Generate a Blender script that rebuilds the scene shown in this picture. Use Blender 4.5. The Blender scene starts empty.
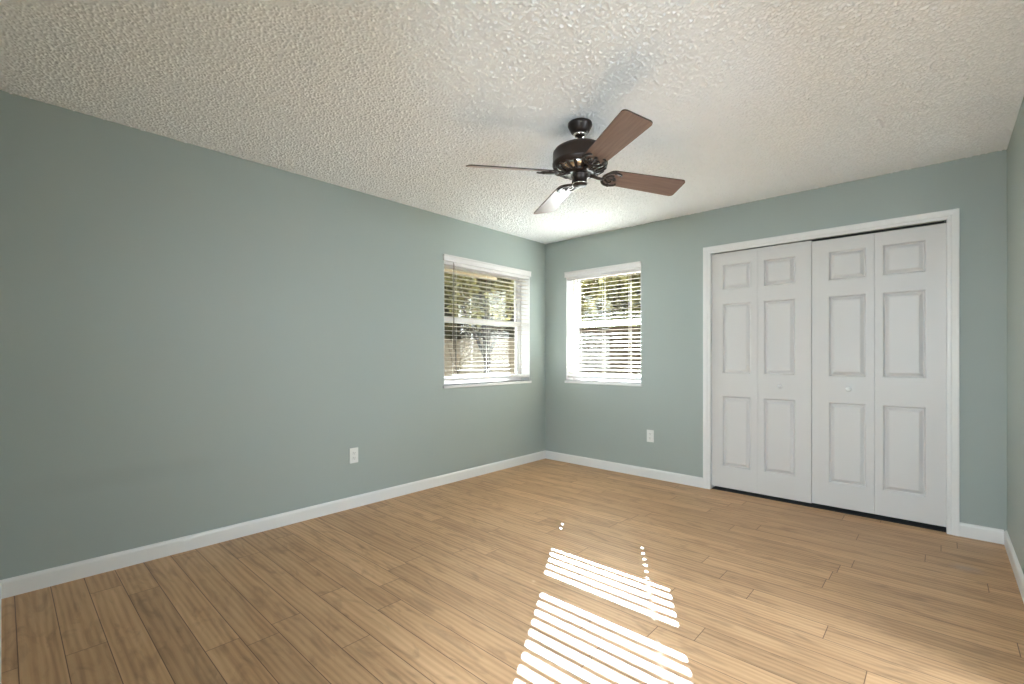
import bpy, bmesh, math, random
import numpy as np
from mathutils import Vector, Matrix

random.seed(7)
scene = bpy.context.scene
COL = scene.collection
R = math.radians

# ------------------------------------------------------------------ camera
cam_d = bpy.data.cameras.new('camera')
cam = bpy.data.objects.new('camera', cam_d)
COL.objects.link(cam)
cam.location = (3.3272, -4.1911, 1.1629)
cam.rotation_euler = (R(90), 0, R(42.526))
cam_d.sensor_width = 36.0
cam_d.lens = 468.04 / 1024 * 36.0
cam_d.shift_y = (356.1 - 342.0) / 1024
cam_d.clip_start = 0.003
scene.camera = cam

# ------------------------------------------------------------------ world, sun, lights, exposure
SUN_AZ, SUN_EL = 30.6, 27.7            # travels (+x, -y), 30.6 degrees off the back wall's normal
sun_dir = Vector((math.sin(R(SUN_AZ)) * math.cos(R(SUN_EL)), -math.cos(R(SUN_AZ)) * math.cos(R(SUN_EL)), -math.sin(R(SUN_EL))))
sd = bpy.data.lights.new('sun', 'SUN')
sd.energy = 60.0
sd.angle = R(0.22)
sd.color = (0.84, 0.93, 1.0)
so = bpy.data.objects.new('sun', sd)
COL.objects.link(so)
so.location = (-6, 10, 9)
so.rotation_euler = sun_dir.to_track_quat('-Z', 'Y').to_euler()

world = bpy.data.worlds.new('world')
scene.world = world
world.use_nodes = True
wn = world.node_tree
wn.nodes.clear()
w_out = wn.nodes.new('ShaderNodeOutputWorld')
w_bg = wn.nodes.new('ShaderNodeBackground')
w_sky = wn.nodes.new('ShaderNodeTexSky')
w_sky.sky_type = 'NISHITA'
w_sky.sun_disc = False
w_sky.sun_elevation = R(SUN_EL)
w_sky.sun_rotation = R(-30)
w_sky.dust_density = 2.0
w_mix = wn.nodes.new('ShaderNodeMix')          # a hazy, half clouded sky
w_mix.data_type = 'RGBA'
w_mix.inputs[0].default_value = 0.75
w_mix.inputs[7].default_value = (5.6, 5.8, 6.0, 1)
w_bg.inputs['Strength'].default_value = 0.8
wn.links.new(w_sky.outputs[0], w_mix.inputs[6])
wn.links.new(w_mix.outputs[2], w_bg.inputs['Color'])
wn.links.new(w_bg.outputs[0], w_out.inputs['Surface'])

def area(name, loc, aim, size, size_y, energy, color):
    d = bpy.data.lights.new(name, 'AREA')
    d.shape = 'RECTANGLE'
    d.size, d.size_y, d.energy, d.color = size, size_y, energy, color
    o = bpy.data.objects.new(name, d)
    COL.objects.link(o)
    o.location = loc
    o.rotation_euler = (Vector(aim) - Vector(loc)).to_track_quat('-Z', 'Y').to_euler()
    return o
# added fill light in the unseen hallway, as daylight alone is too dim
area('hall_fill_light', (3.35, -5.5, 1.9), (2.6, -3.0, 1.5), 0.5, 1.2, 46.0, (0.78, 0.90, 1.0))
# added fill light shining in through the made-up doorway in the right wall
area('side_room_fill_light', (5.1, -2.3, 1.75), (0.0, -2.4, 1.5), 1.1, 1.0, 34.0, (0.78, 0.90, 1.0))

scene.view_settings.view_transform = 'Standard'
scene.view_settings.look = 'None'
scene.view_settings.gamma = 1.0
scene.view_settings.use_curve_mapping = False
scene.view_settings.exposure = 1.53
scene.cycles.use_denoising = True
scene.cycles.max_bounces = 14
scene.cycles.diffuse_bounces = 8
scene.cycles.transparent_max_bounces = 16
scene.cycles.sample_clamp_indirect = 6.0
scene.cycles.blur_glossy = 0.6

# ------------------------------------------------------------------ measures of the room (metres)
W, H, D = 3.626, 2.44, -4.205          # width, height, y of the front wall
T = 0.2                                # wall thickness
W1 = (-1.477, -0.275, 0.895, 2.085)    # window in the left wall: y0, y1, z0, z1
W2 = (0.292, 1.182, 0.895, 2.078)      # window in the back wall: x0, x1, z0, z1
CL = (1.840, 3.354, 2.058)             # closet opening: x0, x1, top
DOORWAY = (2.50, 3.50, 2.06)           # added open doorway behind the camera, admits the hall fill light
SIDE = (-2.80, -1.85, 2.06)            # open doorway added in the right wall for the fill light, out of the picture

# ------------------------------------------------------------------ materials
def new_mat(name):
    m = bpy.data.materials.new(name)
    m.use_nodes = True
    nt = m.node_tree
    b = nt.nodes['Principled BSDF']
    return m, nt, b

def N(nt, kind, **kw):
    n = nt.nodes.new(kind)
    for k, v in kw.items():
        setattr(n, k, v)
    return n

def simple(name, rgb, rough=0.5, metal=0.0, noise=0.0, nscale=8.0, bump=0.0, bscale=200.0, bdist=0.001, spec=0.5, coat=0.0):
    m, nt, b = new_mat(name)
    b.inputs['Base Color'].default_value = (*rgb, 1)
    b.inputs['Roughness'].default_value = rough
    b.inputs['Metallic'].default_value = metal
    b.inputs['Specular IOR Level'].default_value = spec
    b.inputs['Coat Weight'].default_value = coat
    tc = N(nt, 'ShaderNodeTexCoord')
    if noise > 0:
        nz = N(nt, 'ShaderNodeTexNoise')
        nz.inputs['Scale'].default_value = nscale
        nz.inputs['Detail'].default_value = 4
        nt.links.new(tc.outputs['Object'], nz.inputs['Vector'])
        mx = N(nt, 'ShaderNodeMix', data_type='RGBA')
        mx.inputs[6].default_value = (*[c * (1 - noise) for c in rgb], 1)
        mx.inputs[7].default_value = (*[min(1, c * (1 + noise)) for c in rgb], 1)
        nt.links.new(nz.outputs['Fac'], mx.inputs[0])
        nt.links.new(mx.outputs[2], b.inputs['Base Color'])
    if bump > 0:
        n2 = N(nt, 'ShaderNodeTexNoise')
        n2.inputs['Scale'].default_value = bscale
        n2.inputs['Detail'].default_value = 3
        nt.links.new(tc.outputs['Object'], n2.inputs['Vector'])
        bp = N(nt, 'ShaderNodeBump')
        bp.inputs['Strength'].default_value = bump
        bp.inputs['Distance'].default_value = bdist
        nt.links.new(n2.outputs['Fac'], bp.inputs['Height'])
        nt.links.new(bp.outputs[0], b.inputs['Normal'])
    return m

def math_node(nt, op, a=None, b=None, c=None):
    n = N(nt, 'ShaderNodeMath', operation=op)
    for i, v in enumerate((a, b, c)):
        if v is None:
            continue
        if isinstance(v, (int, float)):
            n.inputs[i].default_value = v
        else:
            nt.links.new(v, n.inputs[i])
    return n.outputs[0]

WALL_RGB = (0.380, 0.432, 0.412)

def wall_material():
    m, nt, b = new_mat('sage_wall_paint')
    b.inputs['Roughness'].default_value = 0.5
    b.inputs['Specular IOR Level'].default_value = 0.35
    tc = N(nt, 'ShaderNodeTexCoord')
    # a faint scuffed streak low on the left wall (it stays with the wall)
    sep = N(nt, 'ShaderNodeSeparateXYZ')
    nt.links.new(tc.outputs['Object'], sep.inputs[0])
    nz = N(nt, 'ShaderNodeTexNoise')
    nz.inputs['Scale'].default_value = 5.0
    nz.inputs['Detail'].default_value = 5
    nt.links.new(tc.outputs['Object'], nz.inputs['Vector'])
    dz = math_node(nt, 'ABSOLUTE', math_node(nt, 'SUBTRACT', sep.outputs[2], 0.50))
    fz = N(nt, 'ShaderNodeMapRange'); fz.inputs[1].default_value = 0.02; fz.inputs[2].default_value = 0.07
    fz.inputs[3].default_value = 1; fz.inputs[4].default_value = 0
    nt.links.new(dz, fz.inputs[0])
    fy = N(nt, 'ShaderNodeMapRange'); fy.inputs[1].default_value = 0.25; fy.inputs[2].default_value = 0.5
    fy.inputs[3].default_value = 1; fy.inputs[4].default_value = 0
    nt.links.new(math_node(nt, 'ABSOLUTE', math_node(nt, 'ADD', sep.outputs[1], 3.70)), fy.inputs[0])
    fx = math_node(nt, 'LESS_THAN', sep.outputs[0], 0.02)
    f = math_node(nt, 'MULTIPLY', math_node(nt, 'MULTIPLY', fz.outputs[0], fy.outputs[0]), math_node(nt, 'MULTIPLY', fx, nz.outputs['Fac']))
    f = math_node(nt, 'MULTIPLY', f, 0.16)
    mx = N(nt, 'ShaderNodeMix', data_type='RGBA')
    mx.inputs[6].default_value = (*WALL_RGB, 1)
    mx.inputs[7].default_value = (0.20, 0.19, 0.17, 1)
    nt.links.new(f, mx.inputs[0])
    nt.links.new(mx.outputs[2], b.inputs['Base Color'])
    n2 = N(nt, 'ShaderNodeTexNoise')
    n2.inputs['Scale'].default_value = 160
    n2.inputs['Detail'].default_value = 2
    nt.links.new(tc.outputs['Object'], n2.inputs['Vector'])
    bp = N(nt, 'ShaderNodeBump')
    bp.inputs['Strength'].default_value = 0.12
    bp.inputs['Distance'].default_value = 0.001
    nt.links.new(n2.outputs['Fac'], bp.inputs['Height'])
    nt.links.new(bp.outputs[0], b.inputs['Normal'])
    return m

def ceiling_material():
    m, nt, b = new_mat('popcorn_ceiling')
    b.inputs['Base Color'].default_value = (0.90, 0.93, 0.965, 1)
    b.inputs['Roughness'].default_value = 0.95
    b.inputs['Specular IOR Level'].default_value = 0.1
    return m

def floor_material():
    PW = 0.1246
    m, nt, b = new_mat('oak_plank_floor')
    tc = N(nt, 'ShaderNodeTexCoord')
    sep = N(nt, 'ShaderNodeSeparateXYZ')
    nt.links.new(tc.outputs['Object'], sep.inputs[0])
    x, y = sep.outputs[0], sep.outputs[1]
    row_f = math_node(nt, 'DIVIDE', math_node(nt, 'ADD', y, 8.0 + 0.0116), PW)
    row = math_node(nt, 'FLOOR', row_f)
    vfr = math_node(nt, 'FRACT', row_f)
    wn1 = N(nt, 'ShaderNodeTexWhiteNoise', noise_dimensions='1D')
    nt.links.new(row, wn1.inputs['W'])
    LEN = 1.22
    ux = math_node(nt, 'DIVIDE', math_node(nt, 'ADD', math_node(nt, 'ADD', x, 20.0), math_node(nt, 'MULTIPLY', wn1.outputs['Value'], LEN * 3)), LEN)
    idx = math_node(nt, 'FLOOR', ux)
    ufr = math_node(nt, 'FRACT', ux)
    cid = N(nt, 'ShaderNodeCombineXYZ')
    nt.links.new(row, cid.inputs[0]); nt.links.new(idx, cid.inputs[1])
    wn2 = N(nt, 'ShaderNodeTexWhiteNoise', noise_dimensions='3D')
    nt.links.new(cid.outputs[0], wn2.inputs['Vector'])
    rnd = wn2.outputs['Value']
    # grain: coordinates shifted per plank, stretched along the plank
    cg = N(nt, 'ShaderNodeCombineXYZ')
    nt.links.new(math_node(nt, 'ADD', math_node(nt, 'MULTIPLY', x, 1.3), math_node(nt, 'MULTIPLY', rnd, 37.0)), cg.inputs[0])
    nt.links.new(math_node(nt, 'ADD', math_node(nt, 'MULTIPLY', y, 13.0), math_node(nt, 'MULTIPLY', rnd, 91.0)), cg.inputs[1])
    nt.links.new(math_node(nt, 'MULTIPLY', rnd, 13.0), cg.inputs[2])
    g1 = N(nt, 'ShaderNodeTexNoise'); g1.inputs['Scale'].default_value = 1.3; g1.inputs['Detail'].default_value = 4; g1.inputs['Roughness'].default_value = 0.5; g1.inputs['Distortion'].default_value = 0.7
    nt.links.new(cg.outputs[0], g1.inputs['Vector'])
    cg2 = N(nt, 'ShaderNodeCombineXYZ')
    nt.links.new(math_node(nt, 'ADD', math_node(nt, 'MULTIPLY', x, 5.0), math_node(nt, 'MULTIPLY', rnd, 53.0)), cg2.inputs[0])
    nt.links.new(math_node(nt, 'MULTIPLY', y, 190.0), cg2.inputs[1])
    g2 = N(nt, 'ShaderNodeTexNoise'); g2.inputs['Scale'].default_value = 1.0; g2.inputs['Detail'].default_value = 3
    nt.links.new(cg2.outputs[0], g2.inputs['Vector'])
    # rings of the sawn oak
    wv = N(nt, 'ShaderNodeTexWave', wave_type='BANDS', bands_direction='Y')
    wv.inputs['Scale'].default_value = 0.9; wv.inputs['Distortion'].default_value = 9.0
    wv.inputs['Detail'].default_value = 3.0; wv.inputs['Detail Scale'].default_value = 0.8
    nt.links.new(cg.outputs[0], wv.inputs['Vector'])
    grain = math_node(nt, 'ADD', math_node(nt, 'MULTIPLY', g1.outputs['Fac'], 0.62),
                      math_node(nt, 'ADD', math_node(nt, 'MULTIPLY', g2.outputs['Fac'], 0.20), math_node(nt, 'MULTIPLY', wv.outputs['Fac'], 0.18)))
    ramp = N(nt, 'ShaderNodeValToRGB')
    e = ramp.color_ramp.elements
    e[0].position = 0.24; e[0].color = (0.345, 0.195, 0.099, 1)
    e[1].position = 0.74; e[1].color = (0.63, 0.400, 0.226, 1)
    k = e.new(0.46); k.color = (0.515, 0.308, 0.163, 1)
    nt.links.new(grain, ramp.inputs[0])
    # tone of each plank
    tone = math_node(nt, 'ADD', 0.91, math_node(nt, 'MULTIPLY', rnd, 0.17))
    hsv = N(nt, 'ShaderNodeHueSaturation')
    nt.links.new(ramp.outputs[0], hsv.inputs['Color'])
    nt.links.new(tone, hsv.inputs['Value'])
    # darker cathedral figure in the middle of some boards
    cf = N(nt, 'ShaderNodeCombineXYZ')
    nt.links.new(math_node(nt, 'ADD', math_node(nt, 'MULTIPLY', x, 2.6), math_node(nt, 'MULTIPLY', rnd, 71.0)), cf.inputs[0])
    nt.links.new(math_node(nt, 'ADD', math_node(nt, 'MULTIPLY', y, 10.0), math_node(nt, 'MULTIPLY', rnd, 17.0)), cf.inputs[1])
    fg = N(nt, 'ShaderNodeTexNoise'); fg.inputs['Scale'].default_value = 1.1; fg.inputs['Detail'].default_value = 5; fg.inputs['Distortion'].default_value = 2.2
    nt.links.new(cf.outputs[0], fg.inputs['Vector'])
    fm = N(nt, 'ShaderNodeMapRange'); fm.inputs[1].default_value = 0.52; fm.inputs[2].default_value = 0.70; fm.inputs[3].default_value = 1.0; fm.inputs[4].default_value = 0.74
    nt.links.new(fg.outputs['Fac'], fm.inputs[0])
    tone = math_node(nt, 'MULTIPLY', tone, fm.outputs[0])
    nt.links.new(tone, hsv.inputs['Value'])
    # seams
    ev = math_node(nt, 'MINIMUM', vfr, math_node(nt, 'SUBTRACT', 1.0, vfr))
    eu = math_node(nt, 'MINIMUM', ufr, math_node(nt, 'SUBTRACT', 1.0, ufr))
    dist = math_node(nt, 'MINIMUM', math_node(nt, 'MULTIPLY', ev, PW), math_node(nt, 'MULTIPLY', eu, LEN))
    seam = N(nt, 'ShaderNodeMapRange'); seam.inputs[1].default_value = 0.0007; seam.inputs[2].default_value = 0.0022
    nt.links.new(dist, seam.inputs[0])
    mx = N(nt, 'ShaderNodeMix', data_type='RGBA')
    mx.inputs[6].default_value = (0.13, 0.068, 0.035, 1)
    nt.links.new(seam.outputs[0], mx.inputs[0])
    nt.links.new(hsv.outputs[0], mx.inputs[7])
    # two small dried paint smears near the closet
    prev = mx.outputs[2]
    vor = N(nt, 'ShaderNodeTexNoise'); vor.inputs['Scale'].default_value = 14; vor.inputs['Detail'].default_value = 4
    nt.links.new(tc.outputs['Object'], vor.inputs['Vector'])
    for (sx, sy, rad) in ((3.43, -0.62, 0.085),):
        ds = N(nt, 'ShaderNodeVectorMath', operation='DISTANCE')
        cv = N(nt, 'ShaderNodeCombineXYZ')
        nt.links.new(x, cv.inputs[0]); nt.links.new(y, cv.inputs[1])
        ds.inputs[1].default_value = (sx, sy, 0)
        nt.links.new(cv.outputs[0], ds.inputs[0])
        mr = N(nt, 'ShaderNodeMapRange'); mr.inputs[1].default_value = rad * 0.2; mr.inputs[2].default_value = rad
        mr.inputs[3].default_value = 0.75; mr.inputs[4].default_value = 0
        nt.links.new(ds.outputs['Value'], mr.inputs[0])
        mm = N(nt, 'ShaderNodeMix', data_type='RGBA')
        nt.links.new(math_node(nt, 'MULTIPLY', mr.outputs[0], vor.outputs['Fac']), mm.inputs[0])
        nt.links.new(prev, mm.inputs[6])
        mm.inputs[7].default_value = (0.36, 0.30, 0.25, 1)
        prev = mm.outputs[2]
    nt.links.new(prev, b.inputs['Base Color'])
    rr = N(nt, 'ShaderNodeMapRange'); rr.inputs[3].default_value = 0.40; rr.inputs[4].default_value = 0.54
    nt.links.new(g1.outputs['Fac'], rr.inputs[0])
    nt.links.new(rr.outputs[0], b.inputs['Roughness'])
    b.inputs['Specular IOR Level'].default_value = 0.4
    bp = N(nt, 'ShaderNodeBump'); bp.inputs['Strength'].default_value = 0.35; bp.inputs['Distance'].default_value = 0.0012
    nt.links.new(math_node(nt, 'ADD', math_node(nt, 'MULTIPLY', g2.outputs['Fac'], 0.25), seam.outputs[0]), bp.inputs['Height'])
    nt.links.new(bp.outputs[0], b.inputs['Normal'])
    return m

def blade_material():
    m, nt, b = new_mat('walnut_fan_blade')
    tc = N(nt, 'ShaderNodeTexCoord')
    mp = N(nt, 'ShaderNodeMapping'); mp.inputs['Scale'].default_value = (3, 45, 45)
    nt.links.new(tc.outputs['Object'], mp.inputs[0])
    nz = N(nt, 'ShaderNodeTexNoise'); nz.inputs['Scale'].default_value = 1.5; nz.inputs['Detail'].default_value = 5; nz.inputs['Distortion'].default_value = 0.8
    nt.links.new(mp.outputs[0], nz.inputs['Vector'])
    rp = N(nt, 'ShaderNodeValToRGB')
    rp.color_ramp.elements[0].position = 0.3; rp.color_ramp.elements[0].color = (0.175, 0.100, 0.074, 1)
    rp.color_ramp.elements[1].position = 0.7; rp.color_ramp.elements[1].color = (0.250, 0.155, 0.120, 1)
    nt.links.new(nz.outputs['Fac'], rp.inputs[0])
    nt.links.new(rp.outputs[0], b.inputs['Base Color'])
    b.inputs['Roughness'].default_value = 0.33
    b.inputs['Specular IOR Level'].default_value = 0.7
    return m

def glass_material():
    m, nt, b = new_mat('window_glass')
    nt.nodes.remove(b)
    tr = N(nt, 'ShaderNodeBsdfTransparent'); tr.inputs[0].default_value = (0.97, 0.985, 0.975, 1)
    gl = N(nt, 'ShaderNodeBsdfGlossy'); gl.inputs['Roughness'].default_value = 0.02
    fr = N(nt, 'ShaderNodeFresnel')
    ge = N(nt, 'ShaderNodeNewGeometry')
    # same reflectance on both faces of the thin pane
    nt.links.new(math_node(nt, 'MULTIPLY_ADD', ge.outputs['Backfacing'], 1 / 1.45 - 1.45, 1.45), fr.inputs['IOR'])
    mx = N(nt, 'ShaderNodeMixShader')
    nt.links.new(fr.outputs[0], mx.inputs[0]); nt.links.new(tr.outputs[0], mx.inputs[1]); nt.links.new(gl.outputs[0], mx.inputs[2])
    nt.links.new(mx.outputs[0], nt.nodes['Material Output'].inputs['Surface'])
    return m

def leaf_material(name, a, c):
    m, nt, b = new_mat(name)
    nt.nodes.remove(b)
    tc = N(nt, 'ShaderNodeTexCoord')
    nz = N(nt, 'ShaderNodeTexNoise'); nz.inputs['Scale'].default_value = 2.2; nz.inputs['Detail'].default_value = 4
    nt.links.new(tc.outputs['Object'], nz.inputs['Vector'])
    rp = N(nt, 'ShaderNodeValToRGB')
    rp.color_ramp.elements[0].position = 0.38; rp.color_ramp.elements[0].color = (*a, 1)
    rp.color_ramp.elements[1].position = 0.62; rp.color_ramp.elements[1].color = (*c, 1)
    nt.links.new(nz.outputs['Fac'], rp.inputs[0])
    df = N(nt, 'ShaderNodeBsdfDiffuse'); tl = N(nt, 'ShaderNodeBsdfTranslucent')
    nt.links.new(rp.outputs[0], df.inputs[0]); nt.links.new(rp.outputs[0], tl.inputs[0])
    mx = N(nt, 'ShaderNodeMixShader'); mx.inputs[0].default_value = 0.45
    nt.links.new(df.outputs[0], mx.inputs[1]); nt.links.new(tl.outputs[0], mx.inputs[2])
    nt.links.new(mx.outputs[0], nt.nodes['Material Output'].inputs['Surface'])
    return m

M_WALL = wall_material()
M_CEIL = ceiling_material()
M_FLOOR = floor_material()
M_TRIM = simple('white_trim_paint', (0.80, 0.80, 0.79), 0.35)
M_DOOR = simple('white_door_paint', (0.67, 0.66, 0.65), 0.42, bump=0.05, bscale=120)
M_DARK = simple('closet_shade_and_track', (0.05, 0.05, 0.05), 0.9)  # near-black colour stands in for the closet's shade; also used on the bifold track
M_VINYL = simple('white_vinyl', (0.74, 0.72, 0.72), 0.4)
M_SLAT = simple('white_blind_slat', (0.69, 0.655, 0.585), 0.6, spec=0.2)
M_CORD = simple('white_cord', (0.75, 0.73, 0.68), 0.8)
M_WAND = simple('smoky_plastic', (0.10, 0.09, 0.07), 0.25)
M_BRONZE = simple('dark_bronze', (0.030, 0.020, 0.016), 0.36, metal=0.35, noise=0.2, nscale=30)
M_CHROME = simple('polished_nickel', (0.75, 0.73, 0.70), 0.15, metal=1.0)
M_BLADE = blade_material()
M_EDGE = simple('dark_blade_edge', (0.030, 0.018, 0.014), 0.5)
M_GLASS = glass_material()
M_PLATE = simple('white_switch_plastic', (0.82, 0.83, 0.80), 0.35)
M_SLOT = simple('outlet_slot', (0.10, 0.10, 0.10), 0.6)
M_EXT = simple('stucco', (0.62, 0.58, 0.50), 0.9, noise=0.1, bump=0.4, bscale=60, bdist=0.004, spec=0.0)
M_GROUND = simple('dry_sandy_lawn', (0.026, 0.022, 0.015), 0.95, noise=0.35, nscale=1.2, spec=0.0)
M_FENCE = simple('pale_fence_boards', (0.125, 0.100, 0.068), 0.7, noise=0.06, nscale=3, spec=0.0)
M_WOOD = simple('brown_fence_boards', (0.030, 0.021, 0.013), 0.8, noise=0.3, nscale=4, spec=0.0)
M_SOFFIT = simple('brown_soffit', (0.32, 0.25, 0.16), 0.8, noise=0.1, spec=0.0)
M_BARK = simple('bark', (0.018, 0.012, 0.008), 0.9, noise=0.4, nscale=9, spec=0.0)
M_LEAF = leaf_material('yellow_green_leaves', (0.050, 0.045, 0.015), (0.23, 0.205, 0.08))
M_LEAF2 = leaf_material('dark_leaves', (0.014, 0.011, 0.0045), (0.060, 0.052, 0.021))

# ------------------------------------------------------------------ mesh helpers
class MB:
    """Collects shapes into one mesh object."""
    def __init__(self):
        self.bm = bmesh.new()
    def quad(self, pts, mat=0):
        f = self.bm.faces.new([self.bm.verts.new(p) for p in pts])
        f.material_index = mat
        return f
    def box(self, x0, x1, y0, y1, z0, z1, mat=0, bevel=0.0):
        b = bmesh.new()
        bmesh.ops.create_cube(b, size=1)
        for v in b.verts:
            v.co = Vector(((x0 + x1) / 2 + v.co.x * (x1 - x0), (y0 + y1) / 2 + v.co.y * (y1 - y0), (z0 + z1) / 2 + v.co.z * (z1 - z0)))
        if bevel > 0:
            bmesh.ops.bevel(b, geom=b.edges[:], offset=bevel, segments=2, affect='EDGES', profile=0.5)
        self._merge(b, mat)
    def _merge(self, b, mat=0, mtx=None):
        vm = {}
        for v in b.verts:
            vm[v] = self.bm.verts.new(mtx @ v.co if mtx else v.co)
        for f in b.faces:
            try:
                g = self.bm.faces.new([vm[v] for v in f.verts])
                g.material_index = mat
                g.smooth = f.smooth
            except ValueError:
                pass
        b.free()
    def prism(self, prof, A, B, u, v=(0, 0, 1), cuts=(0, 0), mat=0):
        """Extrude a closed profile (a along u, b along v) from A to B; cuts shear the ends along the profile (mitres)."""
        A, B, u, v = Vector(A), Vector(B), Vector(u), Vector(v)
        d = (B - A).normalized()
        ra = [self.bm.verts.new(A + u * a + v * b + d * (cuts[0] * a)) for a, b in prof]
        rb = [self.bm.verts.new(B + u * a + v * b + d * (cuts[1] * a)) for a, b in prof]
        n = len(prof)
        for i in range(n):
            j = (i + 1) % n
            self.bm.faces.new([ra[i], ra[j], rb[j], rb[i]]).material_index = mat
        self.bm.faces.new(ra[::-1]).material_index = mat
        self.bm.faces.new(rb).material_index = mat
    def lathe(self, prof, c=(0, 0, 0), seg=40, mat=0, smooth=True, axis='Z'):
        rings = []
        for r, z in prof:
            ring = []
            for k in range(seg):
                a = 2 * math.pi * k / seg
                p = Vector((r * math.cos(a), r * math.sin(a), z))
                if axis == 'Y':
                    p = Vector((p.x, p.z, p.y))
                elif axis == 'X':
                    p = Vector((p.z, p.x, p.y))
                ring.append(self.bm.verts.new(p + Vector(c)))
            rings.append(ring)
        for a, b in zip(rings, rings[1:]):
            for k in range(seg):
                f = self.bm.faces.new([a[k], a[(k + 1) % seg], b[(k + 1) % seg], b[k]])
                f.smooth = smooth; f.material_index = mat
        for ring in (rings[0], rings[-1]):
            f = self.bm.faces.new(ring); f.material_index = mat
    def tube(self, pts, r, seg=8, flat=1.0, up=(0, 0, 1), mat=0):
        """Sweep an ellipse (r wide, r*flat high) along a polyline; r may be a list."""
        pts = [Vector(p) for p in pts]
        rs = r if isinstance(r, (list, tuple)) else [r] * len(pts)
        rings = []
        for i, p in enumerate(pts):
            t = (pts[min(i + 1, len(pts) - 1)] - pts[max(i - 1, 0)]).normalized()
            upv = Vector(up)
            if abs(t.dot(upv)) > 0.95:
                upv = Vector((1, 0, 0))
            s = t.cross(upv).normalized()
            n = s.cross(t).normalized()
            rings.append([self.bm.verts.new(p + s * (rs[i] * math.cos(2 * math.pi * k / seg)) + n * (rs[i] * flat * math.sin(2 * math.pi * k / seg))) for k in range(seg)])
        for a, b in zip(rings, rings[1:]):
            for k in range(seg):
                f = self.bm.faces.new([a[k], a[(k + 1) % seg], b[(k + 1) % seg], b[k]])
                f.smooth = True; f.material_index = mat
        for ring in (rings[0], rings[-1]):
            self.bm.faces.new(ring).material_index = mat
    def build(self, name, mats, parent=None, world=True):
        """Link as ONE object; with a parent the coordinates given were world ones unless world=False."""
        bmesh.ops.recalc_face_normals(self.bm, faces=self.bm.faces[:])
        me = bpy.data.meshes.new(name)
        if parent is not None and world:
            off = parent_origin(parent)
            for v in self.bm.verts:
                v.co -= off
        self.bm.to_mesh(me)
        self.bm.free()
        for m in (mats if isinstance(mats, (list, tuple)) else [mats]):
            me.materials.append(m)
        o = bpy.data.objects.new(name, me)
        COL.objects.link(o)
        if parent is not None:
            o.parent = parent
        return o

def parent_origin(o):
    v = Vector((0, 0, 0))
    while o is not None:
        v = v + o.location
        o = o.parent
    return v

def tag(o, label=None, cat=None, group=None, kind=None):
    for k, v in (('label', label), ('category', cat), ('group', group), ('kind', kind)):
        if v:
            o[k] = v
    return o

def empty(name, loc, label=None, cat=None, group=None, kind=None):
    o = bpy.data.objects.new(name, None)
    o.empty_display_size = 0.1
    COL.objects.link(o)
    o.location = loc
    return tag(o, label, cat, group, kind)

def structure(name, mb, mat, label=None, cat=None):
    return tag(mb.build(name, mat), label, cat, kind='structure')

# ------------------------------------------------------------------ room shell
mb = MB(); mb.box(-T, W + T, -6.4, 0.95, -0.12, 0.0)
structure('floor', mb, M_FLOOR, 'oak plank laminate floor running from wall to wall', 'floor')
def popcorn_ceiling():
    """Ceiling slab; the part over the room carries real sprayed popcorn relief on its underside."""
    rng = np.random.default_rng(5)
    step = 0.0033
    nx, ny = int(W / step) + 2, int(-D / step) + 2
    def blur(a):
        for ax in (0, 1):
            a = (np.roll(a, 1, ax) + 2 * a + np.roll(a, -1, ax)) / 4
        return a
    h = blur(rng.random((nx, ny)))
    big = rng.random((nx // 3 + 2, ny // 3 + 2))
    big = blur(np.repeat(np.repeat(big, 3, 0), 3, 1)[:nx, :ny])
    h = (h - h.mean()) / h.std() + 0.15 * (big - big.mean()) / big.std()
    h = np.clip(h * 0.55 + 0.25, 0, 1.9) ** 1.2 * POPCORN
    xs, ys = np.linspace(0, W, nx), np.linspace(D, 0, ny)
    co = np.empty((nx, ny, 3), np.float32)
    co[..., 0] = xs[:, None]; co[..., 1] = ys[None, :]; co[..., 2] = H - h
    co[0, :, 2] = co[-1, :, 2] = H; co[:, 0, 2] = co[:, -1, 2] = H
    idx = np.arange(nx * ny).reshape(nx, ny)
    q = np.stack([idx[:-1, :-1], idx[:-1, 1:], idx[1:, 1:], idx[1:, :-1]], -1).reshape(-1, 4)
    # slab above and around it
    X0, X1, Y0, Y1, Z1 = -T, W + T, -6.4, 0.95, H + 0.2
    n0 = nx * ny
    ex = np.array([(X0, Y0, H), (X1, Y0, H), (X1, Y1, H), (X0, Y1, H), (X0, Y0, Z1), (X1, Y0, Z1), (X1, Y1, Z1), (X0, Y1, Z1),
                   (0, D, H), (W, D, H), (W, 0, H), (0, 0, H)], np.float32)
    e = np.array([(4, 5, 6, 7), (0, 1, 5, 4), (1, 2, 6, 5), (2, 3, 7, 6), (3, 0, 4, 7), (0, 8, 9, 1), (1, 9, 10, 2), (2, 10, 11, 3), (3, 11, 8, 0)]) + n0
    v = np.concatenate([co.reshape(-1, 3), ex]); f = np.concatenate([q, e])
    me = bpy.data.meshes.new('ceiling')
    me.vertices.add(len(v)); me.vertices.foreach_set('co', v.ravel())
    me.loops.add(f.size); me.loops.foreach_set('vertex_index', f.ravel().astype(np.int32))
    me.polygons.add(len(f)); me.polygons.foreach_set('loop_start', np.arange(0, f.size, 4, dtype=np.int32))
    me.update(calc_edges=True); me.validate()
    me.materials.append(M_CEIL)
    o = bpy.data.objects.new('ceiling', me); COL.objects.link(o)
    tag(o, 'white popcorn textured ceiling above the fan', 'ceiling', kind='structure')
POPCORN = 0.0042
popcorn_ceiling()

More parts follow.
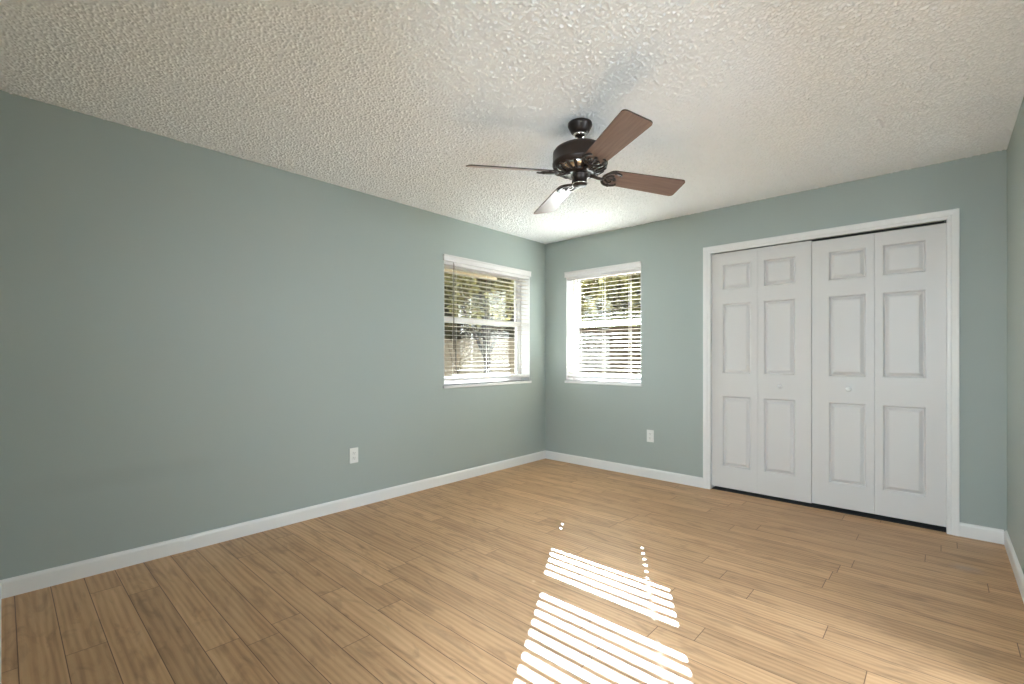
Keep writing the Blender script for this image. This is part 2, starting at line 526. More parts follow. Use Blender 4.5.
def holed_wall(a0, a1, holes, to3):
    """Wall slab built as boxes around rectangular holes; to3(a0,a1,z0,z1,mb)."""
    mb = MB()
    zs = sorted({0.0, H} | {h[2] for h in holes} | {h[3] for h in holes})
    as_ = sorted({a0, a1} | {h[0] for h in holes} | {h[1] for h in holes})
    for i in range(len(as_) - 1):
        run = None
        for j in range(len(zs) - 1):
            ca, cz = (as_[i] + as_[i + 1]) / 2, (zs[j] + zs[j + 1]) / 2
            solid = not any(h[0] < ca < h[1] and h[2] < cz < h[3] for h in holes)
            if solid:
                run = (run[0], zs[j + 1]) if run else (zs[j], zs[j + 1])
            if (not solid or j == len(zs) - 2) and run:
                to3(as_[i], as_[i + 1], run[0], run[1], mb)
                run = None
    return mb

structure('wall_left', holed_wall(D - 0.15, T, [W1], lambda a, b, z0, z1, m: m.box(-T, 0, a, b, z0, z1)), M_WALL, 'long sage green wall on the left with one window', 'wall')
structure('wall_back', holed_wall(0.0, W, [W2, (CL[0], CL[1], 0.0, CL[2])], lambda a, b, z0, z1, m: m.box(a, b, 0, T, z0, z1)), M_WALL, 'sage green far wall with the small window and closet', 'wall')
structure('wall_right', holed_wall(-6.4, 0.95, [(SIDE[0], SIDE[1], 0.0, SIDE[2])], lambda a, b, z0, z1, m: m.box(W, W + T, a, b, z0, z1)), M_WALL, 'narrow strip of sage green wall at the right edge', 'wall')
structure('wall_front', holed_wall(0.0, W, [(DOORWAY[0], DOORWAY[1], 0.0, DOORWAY[2])], lambda a, b, z0, z1, m: m.box(a, b, D - 0.12, D, z0, z1)), M_WALL, 'sage green wall beside the added doorway behind the viewer', 'wall')
mb = MB(); mb.box(1.70, 1.82, -6.4, D - 0.12, 0, H)
structure('wall_hall_left', mb, M_WALL, 'hallway wall outside the added open doorway', 'wall')
mb = MB(); mb.box(1.70, W, -6.5, -6.4, 0, H)
structure('wall_hall_end', mb, M_WALL, 'end wall of the hallway outside the added doorway', 'wall')
SX = 5.6       # unseen room added beyond the side doorway to hold its fill light
for nm, bxs in (('wall_added_room_front', (W + T, SX, -3.9, -3.8)), ('wall_added_room_back', (W + T, SX, -1.2, -1.1)), ('wall_added_room_right', (SX, SX + 0.1, -3.9, -1.1))):
    mb = MB(); mb.box(*bxs, 0, H)
    structure(nm, mb, M_WALL, 'wall of the added side room outside the picture', 'wall')
mb = MB(); mb.box(W + T, SX + 0.1, -3.9, -1.1, H, H + 0.2)
structure('ceiling_added_room', mb, M_CEIL, 'ceiling of the added side room outside the picture', 'ceiling')
mb = MB(); mb.box(W + T, SX + 0.1, -3.9, -1.1, -0.12, 0)
structure('floor_added_room', mb, M_FLOOR, 'plank floor of the added side room outside the picture', 'floor')
# closet recess behind the doors, its shade put into a dark colour
mb = MB(); mb.box(1.55, W, 0.82, 0.95, 0, H)
structure('wall_closet_back', mb, M_DARK, 'back wall of the closed closet, coloured dark for its shade', 'wall')
mb = MB(); mb.box(1.65, W, 0.022, 0.82, 0, 0.004)  # thin slab added so the gap under the doors goes black
structure('floor_closet_shade', mb, M_DARK, 'closet floor slab, coloured dark for the shade under the doors', 'floor')
mb = MB(); mb.box(1.55, 1.65, T, 0.82, 0, H)
structure('wall_closet_left', mb, M_DARK, 'side wall of the closed closet, coloured dark for its shade', 'wall')

# baseboards
BH, BT = 0.088, 0.013
BPROF = [(0, 0), (BT, 0), (BT, BH - 0.016), (BT * 0.8, BH - 0.008), (BT * 0.45, BH - 0.002), (0.002, BH), (0, BH)]
def baseboard(name, A, B, u, label):
    mb = MB(); mb.prism(BPROF, A, B, u)
    structure(name, mb, M_TRIM, label, 'baseboard')
baseboard('baseboard_left', (0, D, 0), (0, 0, 0), (1, 0, 0), 'long white baseboard under the left wall')
baseboard('baseboard_back', (BT, 0, 0), (1.780, 0, 0), (0, -1, 0), 'white baseboard under the small window, left of the closet')
baseboard('baseboard_back', (3.411, 0, 0), (W - BT, 0, 0), (0, -1, 0), 'short white baseboard between closet casing and right corner')
baseboard('baseboard_right', (W, SIDE[1] + 0.06, 0), (W, 0, 0), (-1, 0, 0), 'white baseboard along the right wall')
baseboard('baseboard_right', (W, D, 0), (W, SIDE[0] - 0.06, 0), (-1, 0, 0), 'white baseboard of the right wall nearest the viewer')
baseboard('baseboard_front', (BT, D, 0), (DOORWAY[0] - 0.06, D, 0), (0, 1, 0), 'white baseboard along the near wall at the left edge')

# closet casing: moulded profile, mitred corners (a across the width outward, b out from the wall)
CW = 0.060
CPROF = [(0, 0), (0, 0.009), (0.006, 0.0115), (0.018, 0.012), (0.022, 0.0095), (0.028, 0.0135), (0.046, 0.0175), (0.056, 0.0185), (CW, 0.016), (CW, 0)]
mb = MB()
mb.prism(CPROF, (CL[0], 0, 0), (CL[0], 0, CL[2]), (-1, 0, 0), (0, -1, 0), cuts=(0, 1))
mb.prism(CPROF, (CL[1], 0, 0), (CL[1], 0, CL[2]), (1, 0, 0), (0, -1, 0), cuts=(0, 1))
mb.prism(CPROF, (CL[0], 0, CL[2]), (CL[1], 0, CL[2]), (0, 0, 1), (0, -1, 0), cuts=(-1, 1))
structure('trim_1', mb, M_TRIM, 'white moulded casing around the closet doors', 'door trim')
mb = MB()      # jamb lining of the closet opening
mb.box(CL[0] - 0.001, CL[0] + 0.0015, 0.0005, T, 0, CL[2])
mb.box(CL[1] - 0.0015, CL[1] + 0.001, 0.0005, T, 0, CL[2])
structure('trim_2', mb, M_TRIM, 'white jamb lining inside the closet opening', 'door trim')

for nm, p0, p1, du, dn, top, lab in (('trim_4', (W, SIDE[0], 0), (W, SIDE[1], 0), (0, 1, 0), (-1, 0, 0), SIDE[2], 'white casing of the added doorway in the right wall'),):
    mb = MB(); up = Vector((0, 0, top))
    mb.prism(CPROF, p0, Vector(p0) + up, -Vector(du), dn, cuts=(0, 1))
    mb.prism(CPROF, p1, Vector(p1) + up, du, dn, cuts=(0, 1))
    mb.prism(CPROF, Vector(p0) + up, Vector(p1) + up, (0, 0, 1), dn, cuts=(-1, 1))
    structure(nm, mb, M_TRIM, lab, 'door trim')

# ------------------------------------------------------------------ closet bifold doors
def leaf_mesh(x0, x1, z0, z1, y, panels, th=0.032, dz=0.0):
    """Moulded leaf: front at y facing -y, raised panels with sunk border."""
    mb = MB(); bm = mb.bm
    xs = sorted({x0, x1} | {p[0] for p in panels} | {p[1] for p in panels})
    zs = sorted({z0, z1} | {p[2] for p in panels} | {p[3] for p in panels})
    rings = [(0.0, 0.0), (0.003, 0.002), (0.0105, 0.0150), (0.0150, 0.0150), (0.034, 0.002), (0.037, 0.001)]
    grid = {}
    def gv(a, b):
        if (a, b) not in grid:
            grid[(a, b)] = bm.verts.new((a, y, b))
        return grid[(a, b)]
    for i in range(len(xs) - 1):
        for j in range(len(zs) - 1):
            q = (xs[i], xs[i + 1], zs[j], zs[j + 1])
            if any(abs(q[0] - p[0]) < 1e-6 and abs(q[1] - p[1]) < 1e-6 and abs(q[2] - p[2]) < 1e-6 and abs(q[3] - p[3]) < 1e-6 for p in panels):
                prev = [gv(q[0], q[2]), gv(q[1], q[2]), gv(q[1], q[3]), gv(q[0], q[3])]
                for ins, dep in rings[1:]:
                    cur = [bm.verts.new(c) for c in ((q[0] + ins, y + dep, q[2] + ins), (q[1] - ins, y + dep, q[2] + ins), (q[1] - ins, y + dep, q[3] - ins), (q[0] + ins, y + dep, q[3] - ins))]
                    for k in range(4):
                        bm.faces.new([prev[k], prev[(k + 1) % 4], cur[(k + 1) % 4], cur[k]])
                    prev = cur
                bm.faces.new(prev)
            else:
                bm.faces.new([gv(xs[i], zs[j]), gv(xs[i + 1], zs[j]), gv(xs[i + 1], zs[j + 1]), gv(xs[i], zs[j + 1])])
    # rim and back
    loop = [gv(a, z0) for a in xs] + [gv(x1, b) for b in zs[1:]] + [gv(a, z1) for a in xs[-2::-1]] + [gv(x0, b) for b in zs[-2:0:-1]]
    back = [bm.verts.new((v.co.x, y + th, v.co.z)) for v in loop]
    n = len(loop)
    for k in range(n):
        bm.faces.new([loop[k], loop[(k + 1) % n], back[(k + 1) % n], back[k]])
    bm.faces.new(back)
    return mb

def bifold(name, xa, xm, xb, px, z0, z1, knob_x, knob_leaf, label, dz):
    root = empty(name, ((xa + xb) / 2, 0.02, z0), label, 'closet door', kind='structure')
    zp = [(0.213 + dz, 0.818 + dz), (1.012 + dz, 1.615 + dz), (1.733 + dz, 1.950 + dz)]
    for k, (a, b) in enumerate(((xa, xm), (xm, xb))):
        mbl = leaf_mesh(a + (0.0008 if k else 0), b - (0 if k else 0.0008), z0, z1, 0.020, [(px[k][0], px[k][1], q0, q1) for q0, q1 in zp])
        leaf = mbl.build('door_leaf', M_DOOR, root)
        if k == knob_leaf:
            kb = MB()
            kb.lathe([(0.0085, 0.0), (0.0075, -0.010), (0.009, -0.014), (0.0155, -0.019), (0.0175, -0.025), (0.0150, -0.031), (0.007, -0.034)], c=(knob_x, 0.020, 0.922), seg=24, axis='Y')
            kb.build('knob', M_TRIM, leaf)
bifold('door_1', 1.8435, 2.214, 2.5905, ((1.934, 2.159), (2.257, 2.482)), 0.030, 2.052, 2.379, 1, 'left pair of white six panel bifold closet doors', 0.0)
bifold('door_2', 2.5945, 2.975, 3.3515, ((2.702, 2.928), (3.022, 3.252)), 0.035, 2.041, 2.827, 0, 'right pair of white six panel bifold closet doors', -0.002)
mb = MB(); mb.box(1.86, 3.34, 0.030, 0.055, 2.0535, 2.0575)
structure('trim_3', mb, M_DARK, 'dark bifold track above the closet doors', 'door track')

# ------------------------------------------------------------------ windows
def make_window(name, M2, a0, a1, z0, z1, label):
    """M2(a, d, z): a along the wall, d outward from the inner wall face."""
    root = empty(name, M2((a0 + a1) / 2, 0.0, z0), label, 'window', kind='structure')
    def bx(mb, A0, A1, D0, D1, Z0, Z1, bevel=0.0):
        p, q = M2(A0, D0, Z0), M2(A1, D1, Z1)
        mb.box(min(p[0], q[0]), max(p[0], q[0]), min(p[1], q[1]), max(p[1], q[1]), Z0, Z1, bevel=bevel)
    # reveal lining
    mb = MB(); t = 0.004
    bx(mb, a0 - 0.001, a0 + t, 0.0, 0.125, z0, z1); bx(mb, a1 - t, a1 + 0.001, 0.0, 0.125, z0, z1); bx(mb, a0, a1, 0.0, 0.125, z1 - t, z1 + 0.001)
    mb.build('reveal_lining', M_TRIM, root)
    mb = MB(); bx(mb, a0 - 0.012, a1 + 0.012, -0.018, 0.125, z0 - 0.026, z0, bevel=0.004)
    mb.build('window_sill', M_TRIM, root)
    # outer frame
    fw = 0.034
    mb = MB()
    bx(mb, a0, a0 + fw, 0.120, 0.190, z0, z1); bx(mb, a1 - fw, a1, 0.120, 0.190, z0, z1)
    bx(mb, a0 + fw, a1 - fw, 0.120, 0.190, z0, z0 + fw); bx(mb, a0 + fw, a1 - fw, 0.120, 0.190, z1 - fw, z1)
    mb.build('window_frame', M_VINYL, root)
    zm = 1.503
    sw = 0.032
    def sash(nm, d0, d1, s0, s1, lo, hi):
        mb = MB()
        A0, A1 = a0 + fw, a1 - fw
        bx(mb, A0, A0 + sw, d0, d1, s0, s1); bx(mb, A1 - sw, A1, d0, d1, s0, s1)
        bx(mb, A0 + sw, A1 - sw, d0, d1, s0, s0 + lo); bx(mb, A0 + sw, A1 - sw, d0, d1, s1 - hi, s1)
        so_ = mb.build(nm, M_VINYL, root)
        mb = MB(); dm = (d0 + d1) / 2
        bx(mb, A0 + sw - 0.004, A1 - sw + 0.004, dm - 0.002, dm + 0.002, s0 + lo - 0.004, s1 - hi + 0.004)
        mb.build('glass_pane', M_GLASS, so_)
    sash('lower_sash', 0.128, 0.150, z0 + fw, zm + 0.026, 0.036, 0.044)
    sash('upper_sash', 0.152, 0.174, zm - 0.018, z1 - fw, 0.058, 0.034)
    return root

make_window('window_1', lambda a, d, z: (-d, a, z), *W1, 'wider white sash window in the long left wall')
make_window('window_2', lambda a, d, z: (a, d, z), *W2, 'narrower white sash window in the far wall beside the closet')

# ------------------------------------------------------------------ venetian blinds
PITCH = 0.0413
def make_blind(M2, a0, a1, z0, z1, flip, label, tilts, cords, wand_a, slots, tassel=None):
    root = empty('window_blind', M2((a0 + a1) / 2, 0.03, z0), label, 'blind', 'white venetian blinds in the two windows')
    def P(a, d, z):
        return Vector(M2(a, d, z))
    def bx(mb, A0, A1, D0, D1, Z0, Z1, bevel=0.0):
        p, q = P(A0, D0, Z0), P(A1, D1, Z1)
        mb.box(min(p[0], q[0]), max(p[0], q[0]), min(p[1], q[1]), max(p[1], q[1]), Z0, Z1, bevel=bevel)
    g = 0.005
    A0, A1 = a0 + g, a1 - g
    # valance: crown profile standing a little proud of the wall
    mb = MB()
    VP = [(0.004, 0.0), (-0.016, 0.0), (-0.019, 0.004), (-0.016, 0.010), (-0.0165, 0.038), (-0.021, 0.046), (-0.022, 0.055), (-0.020, 0.058), (0.004, 0.058)]
    e0, e1 = P(a0 - 0.012, 0, z1 - 0.055), P(a1 + 0.003, 0, z1 - 0.055)
    du = P(0, 1, 0) - P(0, 0, 0)
    mb.prism(VP, e0, e1, du)
    mb.build('valance', M_VINYL, root)
    mb = MB(); bx(mb, A0, A1, 0.006, 0.062, z1 - 0.082, z1 - 0.032, bevel=0.003)
    mb.build('headrail', M_VINYL, root)
    # slats: thin boards with cord slots
    dc, half, th = 0.036, 0.0245, 0.0024
    ztop = z1 - 0.108
    mb = MB()
    for i, tl in enumerate(tilts):
        zc = ztop - i * PITCH
        c, s = math.cos(R(tl)), math.sin(R(tl))
        def S(a, v, n):
            # v across the slat (positive outward), n its normal; positive tilt drops the room edge
            return P(a, dc + v * c - n * s, zc + v * s + n * c)
        hw = 0.0035
        cuts = [A0] + [q for ca in slots(i) for q in (ca - 0.0085, ca + 0.0085)] + [A1]
        vs = [-half, -hw, hw, half]
        for k in range(len(cuts) - 1):
            hole = (k % 2 == 1)
            for (v0, v1) in ([(-half, -hw), (hw, half)] if hole else [(-half, half)]):
                cor = [S(cuts[k], v0, -th / 2), S(cuts[k + 1], v0, -th / 2), S(cuts[k + 1], v1, -th / 2), S(cuts[k], v1, -th / 2),
                       S(cuts[k], v0, th / 2), S(cuts[k + 1], v0, th / 2), S(cuts[k + 1], v1, th / 2), S(cuts[k], v1, th / 2)]
                vv = [mb.bm.verts.new(p) for p in cor]
                for f in ((0, 3, 2, 1), (4, 5, 6, 7), (0, 1, 5, 4), (2, 3, 7, 6)):
                    mb.bm.faces.new([vv[q] for q in f])
                if k == 0 or hole:
                    mb.bm.faces.new([vv[q] for q in (0, 4, 7, 3)])
                if k == len(cuts) - 2 or hole:
                    mb.bm.faces.new([vv[q] for q in (1, 2, 6, 5)])
    mb.build('slat_panel', M_SLAT, root)
    zb = ztop - len(tilts) * PITCH + 0.004
    mb = MB(); bx(mb, A0, A1, dc - 0.026, dc + 0.026, zb - 0.016, zb + 0.012, bevel=0.004)
    mb.build('bottom_rail', M_VINYL, root)
    for ca in cords:
        mb = MB()
        for dd in (-half - 0.002, half + 0.002):
            mb.tube([P(ca, dc + dd, z1 - 0.08), P(ca, dc + dd, zb)], 0.0011, seg=6)
        mb.tube([P(ca + 0.004, dc, z1 - 0.08), P(ca + 0.004, dc, zb)], 0.0008, seg=6)
        mb.build('ladder_cord', M_CORD, root)
    if wand_a is not None:
        mb = MB()
        mb.tube([P(wand_a, 0.006, z1 - 0.050), P(wand_a, -0.006, z1 - 0.075), P(wand_a, -0.006, 1.22)], [0.0025, 0.0042, 0.0048], seg=8)
        mb.build('tilt_wand', M_WAND, root)
    if tassel:
        mb = MB()
        ta, tz = tassel
        mb.tube([P(ta, 0.004, z1 - 0.07), P(ta, 0.002, tz + 0.02)], 0.0009, seg=6)
        cd = mb.build('lift_cord', M_CORD, root)
        mb = MB()
        mb.tube([P(ta - 0.004, 0.003, tz + 0.024), P(ta - 0.001, 0.003, tz + 0.012), P(ta + 0.004, 0.003, tz - 0.008), P(ta + 0.008, 0.003, tz - 0.022)], [0.003, 0.008, 0.010, 0.004], seg=10)
        mb.build('tassel', M_WAND, cd)
    return root

NSL = 25
tilts2 = [7 + random.uniform(-1, 1) for _ in range(NSL)]
for i in range(NSL - 6, NSL):
    tilts2[i] = -16.5
tilts1 = [0 + random.uniform(-1, 1) for _ in range(NSL)]
make_blind(lambda a, d, z: (-d, a, z), *W1, False, 'wider white slatted blind with a dark tilt wand on the left wall', tilts1, (-1.32, -0.876, -0.43), -1.365, lambda i: (-1.32, -0.43))
make_blind(lambda a, d, z: (a, d, z), *W2, False, 'narrower white slatted blind in sunlight on the far wall', tilts2, (0.445, 0.745, 1.045), None, lambda i: (0.445, 1.045) if i >= NSL - 2 else (1.045,), (1.06, 1.275))

# ------------------------------------------------------------------ wall outlets
def make_outlet(M2, a, z, label):
    root = empty('wall_outlet', M2(a, 0, z - 0.058), label, 'outlet', 'white duplex wall outlets')
    def bx(mb, A0, A1, D0, D1, Z0, Z1, bevel=0.0):
        p, q = M2(A0, D0, Z0), M2(A1, D1, Z1)
        mb.box(min(p[0], q[0]), max(p[0], q[0]), min(p[1], q[1]), max(p[1], q[1]), Z0, Z1, bevel=bevel)
    mb = MB(); bx(mb, a - 0.0355, a + 0.0355, 0, 0.007, z - 0.058, z + 0.058, bevel=0.0025)
    mb.build('cover_plate', M_PLATE, root)
    for s in (-1, 1):
        zc = z + s * 0.0195
        mb = MB(); bx(mb, a - 0.0165, a + 0.0165, 0.006, 0.0095, zc - 0.0135, zc + 0.0135, bevel=0.002)
        rc = mb.build('receptacle', M_PLATE, root)
        mb = MB()
        bx(mb, a - 0.0078, a - 0.0056, 0.0090, 0.0098, zc - 0.0015, zc + 0.0075)
        bx(mb, a + 0.0056, a + 0.0078, 0.0090, 0.0098, zc - 0.0005, zc + 0.0065)
        bx(mb, a - 0.0022, a + 0.0022, 0.0090, 0.0098, zc - 0.0095, zc - 0.0050)
        mb.build('slots', M_SLOT, rc)
    mb = MB(); bx(mb, a - 0.003, a + 0.003, 0.0065, 0.0085, z - 0.003, z + 0.003, bevel=0.0008)
    mb.build('screw', M_PLATE, root)
make_outlet(lambda a, d, z: (d, a, z), -2.363, 0.400, 'white duplex outlet on the long left wall')
make_outlet(lambda a, d, z: (a, -d, z), 1.279, 0.400, 'white duplex outlet on the far wall left of the closet')

# ------------------------------------------------------------------ ceiling fan
FX, FY = 1.868, -2.049
fan = empty('ceiling_fan', (FX, FY, H), 'dark bronze ceiling fan with four walnut brown blades', 'ceiling fan')
mb = MB(); mb.lathe([(0.060, 2.4395), (0.066, 2.436), (0.067, 2.425), (0.064, 2.418), (0.054, 2.399), (0.048, 2.388), (0.045, 2.385), (0.020, 2.383)], c=(FX, FY, 0))
mb.build('canopy', M_BRONZE, fan)
mb = MB(); mb.lathe([(0.022, 2.388), (0.034, 2.383), (0.037, 2.374), (0.030, 2.365), (0.015, 2.361)], c=(FX, FY, 0), seg=32)
mb.build('canopy_ring', M_CHROME, fan)
mb = MB(); mb.lathe([(0.0135, 2.38), (0.0135, 2.335), (0.021, 2.334), (0.023, 2.322)], c=(FX, FY, 0), seg=24)
mb.build('downrod', M_BRONZE, fan)
mb = MB()
mb.lathe([(0.020, 2.325), (0.050, 2.323), (0.085, 2.315), (0.118, 2.302), (0.138, 2.290), (0.147, 2.278), (0.1485, 2.268), (0.1485, 2.222), (0.1505, 2.220), (0.1505, 2.208), (0.1485, 2.206), (0.147, 2.196), (0.141, 2.190), (0.120, 2.190)], c=(FX, FY, 0), seg=64)
mb.build('motor_housing', M_BRONZE, fan)
# vented lower bell: a nickel cone seen between dark radial ribs
mb = MB(); mb.lathe([(0.139, 2.191), (0.118, 2.176), (0.085, 2.168), (0.045, 2.166)], c=(FX, FY, 0), seg=64)
bell = mb.build('vent_plate', M_CHROME, fan)
mb = MB()
for k in range(20):
    a = 2 * math.pi * (k + 0.3) / 20
    ca, sa = math.cos(a), math.sin(a)
    mb.tube([(FX + r * ca, FY + r * sa, z) for r, z in ((0.143, 2.191), (0.130, 2.182), (0.117, 2.174), (0.088, 2.166), (0.060, 2.163))], [0.0085, 0.0085, 0.0085, 0.0075, 0.007], seg=8, flat=0.5)
mb.lathe([(0.083, 2.172), (0.086, 2.162), (0.080, 2.158), (0.050, 2.157), (0.045, 2.165)], c=(FX, FY, 0), seg=48)
mb.build('vent_ribs', M_BRONZE, fan)
mb = MB(); mb.lathe([(0.040, 2.166), (0.040, 2.150), (0.0365, 2.147), (0.0365, 2.114), (0.0385, 2.112), (0.0385, 2.102), (0.034, 2.096), (0.016, 2.093), (0.006, 2.092)], c=(FX, FY, 0), seg=40)
sw = mb.build('switch_housing', M_BRONZE, fan)
mb = MB(); mb.lathe([(0.0388, 2.1100), (0.0402, 2.1085), (0.0402, 2.1055), (0.0388, 2.1040)], c=(FX, FY, 0), seg=40)
mb.build('trim_ring', M_CHROME, sw)

BLADE_Z = 2.168 - H
def blade_mesh():
    """Blade along +x, pitched; its +y (counterclockwise) edge hangs lower."""
    mb = MB(); bm = mb.bm
    r0, r1, w0, w1, th = 0.155, 0.622, 0.112, 0.150, 0.006
    out = []
    def corner(cx, cy, rad, a0, a1, n=6):
        for k in range(n + 1):
            a = R(a0 + (a1 - a0) * k / n)
            out.append((cx + rad * math.cos(a), cy + rad * math.sin(a)))
    corner(r1 - 0.022, -w1 / 2 + 0.022, 0.022, -90, 0)
    corner(r1 - 0.022, w1 / 2 - 0.022, 0.022, 0, 90)
    corner(r0 + 0.040, w0 / 2 - 0.036, 0.040, 90, 180)
    corner(r0 + 0.040, -w0 / 2 + 0.036, 0.040, 180, 270)
    lo = [bm.verts.new((x, y, -th / 2)) for x, y in out]
    hi = [bm.verts.new((x, y, th / 2)) for x, y in out]
    n = len(out)
    bm.faces.new(lo[::-1]); bm.faces.new(hi)
    for k in range(n):
        bm.faces.new([lo[k], lo[(k + 1) % n], hi[(k + 1) % n], hi[k]]).material_index = 1
    return mb
def arc(cx, cy, rx, ry, a0, a1, z, n=12):
    return [(cx + rx * math.cos(R(a0 + (a1 - a0) * k / n)), cy + ry * math.sin(R(a0 + (a1 - a0) * k / n)), z) for k in range(n + 1)]
def iron_mesh():
    """Cast scrolled bracket: neck from the hub, heart shaped fork under the blade root."""
    mb = MB()
    z = -0.011
    mb.tube([(0.060, 0, -0.004), (0.085, 0, -0.010), (0.105, 0, -0.018), (0.125, 0, -0.019), (0.142, 0, z - 0.002)], [0.017, 0.014, 0.011, 0.011, 0.012], seg=10, flat=0.6)
    for s in (-1, 1):
        # outer scroll of the fork
        mb.tube([(0.136, 0, z), (0.140, s * 0.020, z), (0.150, s * 0.039, z), (0.166, s * 0.051, z), (0.186, s * 0.055, z), (0.206, s * 0.053, z), (0.224, s * 0.047, z), (0.232, s * 0.038, z), (0.226, s * 0.031, z)], [0.010, 0.0095, 0.009, 0.009, 0.009, 0.0085, 0.008, 0.006, 0.004], seg=8, flat=0.6)
        # inner curl
        mb.tube([(0.148, s * 0.004, z), (0.160, s * 0.016, z), (0.174, s * 0.027, z), (0.188, s * 0.029, z), (0.194, s * 0.021, z), (0.188, s * 0.014, z)], [0.008, 0.0075, 0.007, 0.0065, 0.005, 0.0035], seg=8, flat=0.6)
        mb.lathe([(0.007, -0.017), (0.009, -0.012), (0.009, -0.004)], c=(0.190, s * 0.054, 0), seg=14)
    mb.tube([(0.140, 0, z), (0.165, 0, z), (0.185, 0, z), (0.205, 0, z), (0.218, 0, z)], [0.010, 0.007, 0.006, 0.008, 0.004], seg=8, flat=0.6)
    mb.lathe([(0.007, -0.017), (0.009, -0.012), (0.009, -0.004)], c=(0.206, 0, 0), seg=14)
    return mb
blade0 = blade_mesh().build('blade', [M_BLADE, M_EDGE], fan, world=False)
iron0 = iron_mesh().build('blade_iron', M_BRONZE, fan, world=False)
for k in range(4):
    for src, is0 in ((blade0, k == 0), (iron0, k == 0)):
        o = src if is0 else src.copy()
        if not is0:
            COL.objects.link(o)
        o.parent = fan
        o.location = (0, 0, BLADE_Z)
        o.rotation_euler = (Matrix.Rotation(R(57.6 + 90 * k), 3, 'Z') @ Matrix.Rotation(R((2.7, 3.4, 2.5, -0.4)[k]), 3, 'Y') @ Matrix.Rotation(R((-15.5, -11.5, -19.0, -15.5)[k]), 3, 'X')).to_euler()

# ------------------------------------------------------------------ outside the windows
mb = MB()
mb.box(-26, 26, 0.95, 34, -0.40, -0.28); mb.box(-26, -T, -26, 0.95, -0.40, -0.28)
structure('floor_garden', mb, M_GROUND, 'sunlit dry lawn outside the windows', 'lawn')
mb = MB(); mb.box(-1.95, -T - 0.005, -4.5, 1.1, 2.47, 2.60); mb.box(-1.95, -1.85, -4.5, 1.1, 2.36, 2.47)
structure('ceiling_porch', mb, M_SOFFIT, 'brown underside of the porch roof outside the left window', 'porch roof')

def fence(name, A, B, h, mat, label, board=0.14, gap=0.003, post=True):
    root = empty(name, (A[0], A[1], -0.28), label, 'fence')
    A, B = Vector((A[0], A[1], 0)), Vector((B[0], B[1], 0))
    L = (B - A).length; d = (B - A) / L; n = Vector((-d.y, d.x, 0))
    mb = MB(); k = 0.0
    while k < L - board:
        p = A + d * k; q = A + d * (k + board)
        pts = [(p - n * 0.01), (q - n * 0.01), (q + n * 0.01), (p + n * 0.01)]
        lo = [mb.bm.verts.new((v.x, v.y, -0.28)) for v in pts]; hi = [mb.bm.verts.new((v.x, v.y, h)) for v in pts]
        mb.bm.faces.new(lo[::-1]); mb.bm.faces.new(hi)
        for j in range(4):
            mb.bm.faces.new([lo[j], lo[(j + 1) % 4], hi[(j + 1) % 4], hi[j]])
        k += board + gap
    mb.build('board_panel', mat, root)
    mb = MB()
    mb.prism([(0.01, 0), (0.05, 0), (0.05, 0.09), (0.01, 0.09)], A + Vector((0, 0, h - 0.3)), B + Vector((0, 0, h - 0.3)), n)
    mb.prism([(0.01, 0), (0.05, 0), (0.05, 0.09), (0.01, 0.09)], A + Vector((0, 0, 0.2)), B + Vector((0, 0, 0.2)), n)
    mb.build('fence_rail', mat, root)
    return root
fence('garden_fence', (-10.5, 1.0), (-6.6, 9.3), 1.75, M_FENCE, 'pale board fence seen through the left window')
fence('wooden_fence', (-6.5, 9.4), (6.0, 9.4), 2.10, M_WOOD, 'brown board fence seen through the far wall window')

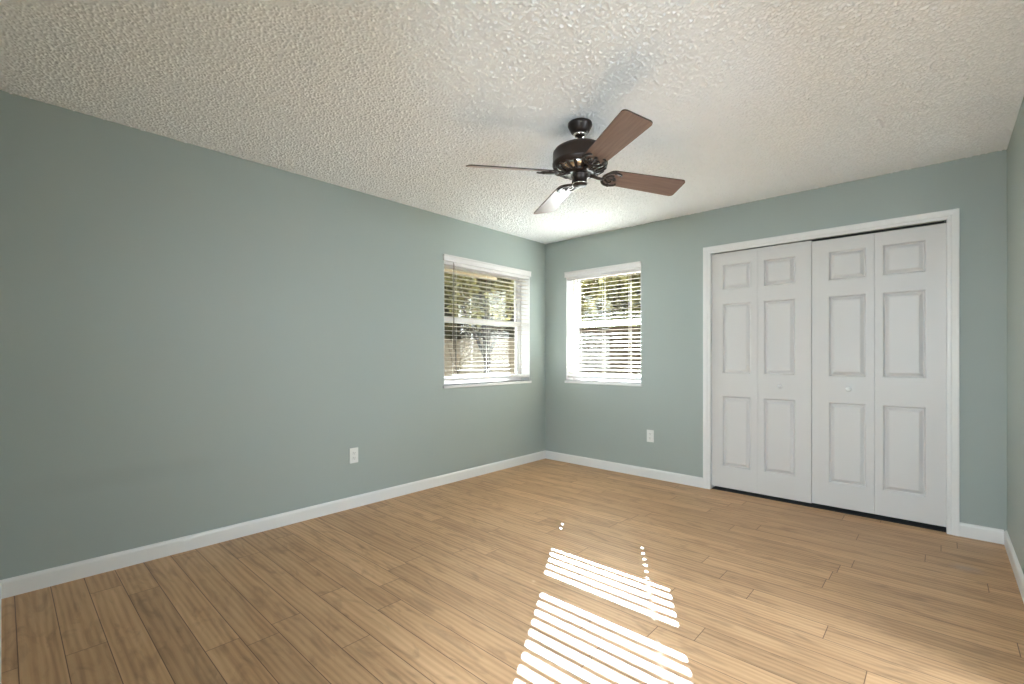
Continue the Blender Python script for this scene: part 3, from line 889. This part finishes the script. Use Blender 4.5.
def tree(name, loc, h, blobs, nleaf, leaf, mat, label, cat='tree', trunk=0.12):
    root = empty(name, loc, label, cat)
    rnd = random.Random(hash(label) % 1000 if False else len(label) * 17 + int(abs(loc[0]) * 10))
    if trunk:
        mb = MB()
        mb.tube([(0, 0, 0), (0.05, 0.03, h * 0.25), (-0.04, 0.06, h * 0.5), (0.02, 0.0, h * 0.8)], [trunk, trunk * 0.8, trunk * 0.6, trunk * 0.25], seg=9)
        for bx_, by_, bz_, br_ in blobs[:6]:
            mb.tube([(0, 0.03, h * 0.3), (bx_ * 0.5, by_ * 0.5, (h * 0.3 + bz_) / 2 + 0.1), (bx_, by_, bz_)], [trunk * 0.4, trunk * 0.3, trunk * 0.1], seg=6)
        mb.build('trunk', M_BARK, root, world=False)
    bm = bmesh.new()
    for bx_, by_, bz_, br_ in blobs:
        for _ in range(nleaf):
            v = Vector((rnd.gauss(0, 1), rnd.gauss(0, 1), rnd.gauss(0, 1))).normalized() * br_ * (rnd.random() ** 0.4)
            c = Vector((bx_, by_, bz_)) + Vector((v.x, v.y, v.z * 0.75))
            q = Matrix.Rotation(rnd.uniform(0, 6.28), 3, 'Z') @ Matrix.Rotation(rnd.uniform(-1.2, 1.2), 3, 'X')
            l = leaf * rnd.uniform(0.7, 1.3)
            vs = [bm.verts.new(c + q @ Vector(p)) for p in ((0, -l * 0.5, 0), (l * 0.28, 0, l * 0.06), (0, l * 0.5, 0), (-l * 0.28, 0, l * 0.06))]
            bm.faces.new(vs)
    me = bpy.data.meshes.new('foliage'); bm.to_mesh(me); bm.free()
    me.materials.append(mat)
    o = bpy.data.objects.new('foliage', me); COL.objects.link(o); o.parent = root
    return root

tree('garden_tree', (-5.3, 4.2, -0.28), 4.5, [(0, 0, 3.0, 1.1), (0.9, 0.6, 3.4, 1.0), (-0.9, -0.5, 3.5, 1.0), (0.3, -0.6, 4.2, 1.1), (-0.4, 0.8, 4.2, 1.0)], 700, 0.22, M_LEAF, 'sunlit yellow green tree seen in the upper left window')
tree('dark_shrub', (-7.75, 5.3, -0.28), 2.5, [(0, 0, 2.15, 0.34), (0.15, 0.45, 2.3, 0.36), (-0.1, -0.4, 2.35, 0.36), (0.3, 0.9, 2.45, 0.3)], 300, 0.13, M_LEAF2, 'dark bush in front of the pale fence', 'bush', 0.025)
tree('background_tree', (-10.6, 9.0, -0.28), 8.0, [(0, 0, 3.6, 1.8), (1.5, 1.0, 4.2, 1.8), (-1.0, -1.4, 4.4, 1.9), (0.2, 0.2, 6.0, 1.9), (-1.4, -2.5, 3.6, 1.6), (0.6, 0.4, 2.2, 1.4), (-0.8, -1.5, 2.2, 1.5)], 1300, 0.45, M_LEAF2, 'dense dark tree behind the pale fence', 'tree', 0.2)

yard = ((-5.3, 12.0, 4.9, 1.1, 'olive green tree right behind the brown fence'), (-8.6, 15.4, 5.8, 1.35, 'taller olive tree standing farther back behind the brown fence'))
for x_, y_, h_, br_, lab in yard:
    tree('yard_tree', (x_, y_, -0.28), h_, [(-1.0, 0, h_ * 0.62, br_), (1.0, 0.2, h_ * 0.66, br_), (0, -0.2, h_ * 0.85, br_), (0.2, 0.2, h_ * 0.45, br_), (-1.0, 0.1, h_ * 0.36, br_), (1.0, 0.1, h_ * 0.38, br_)], 1000, 0.40, M_LEAF, lab)
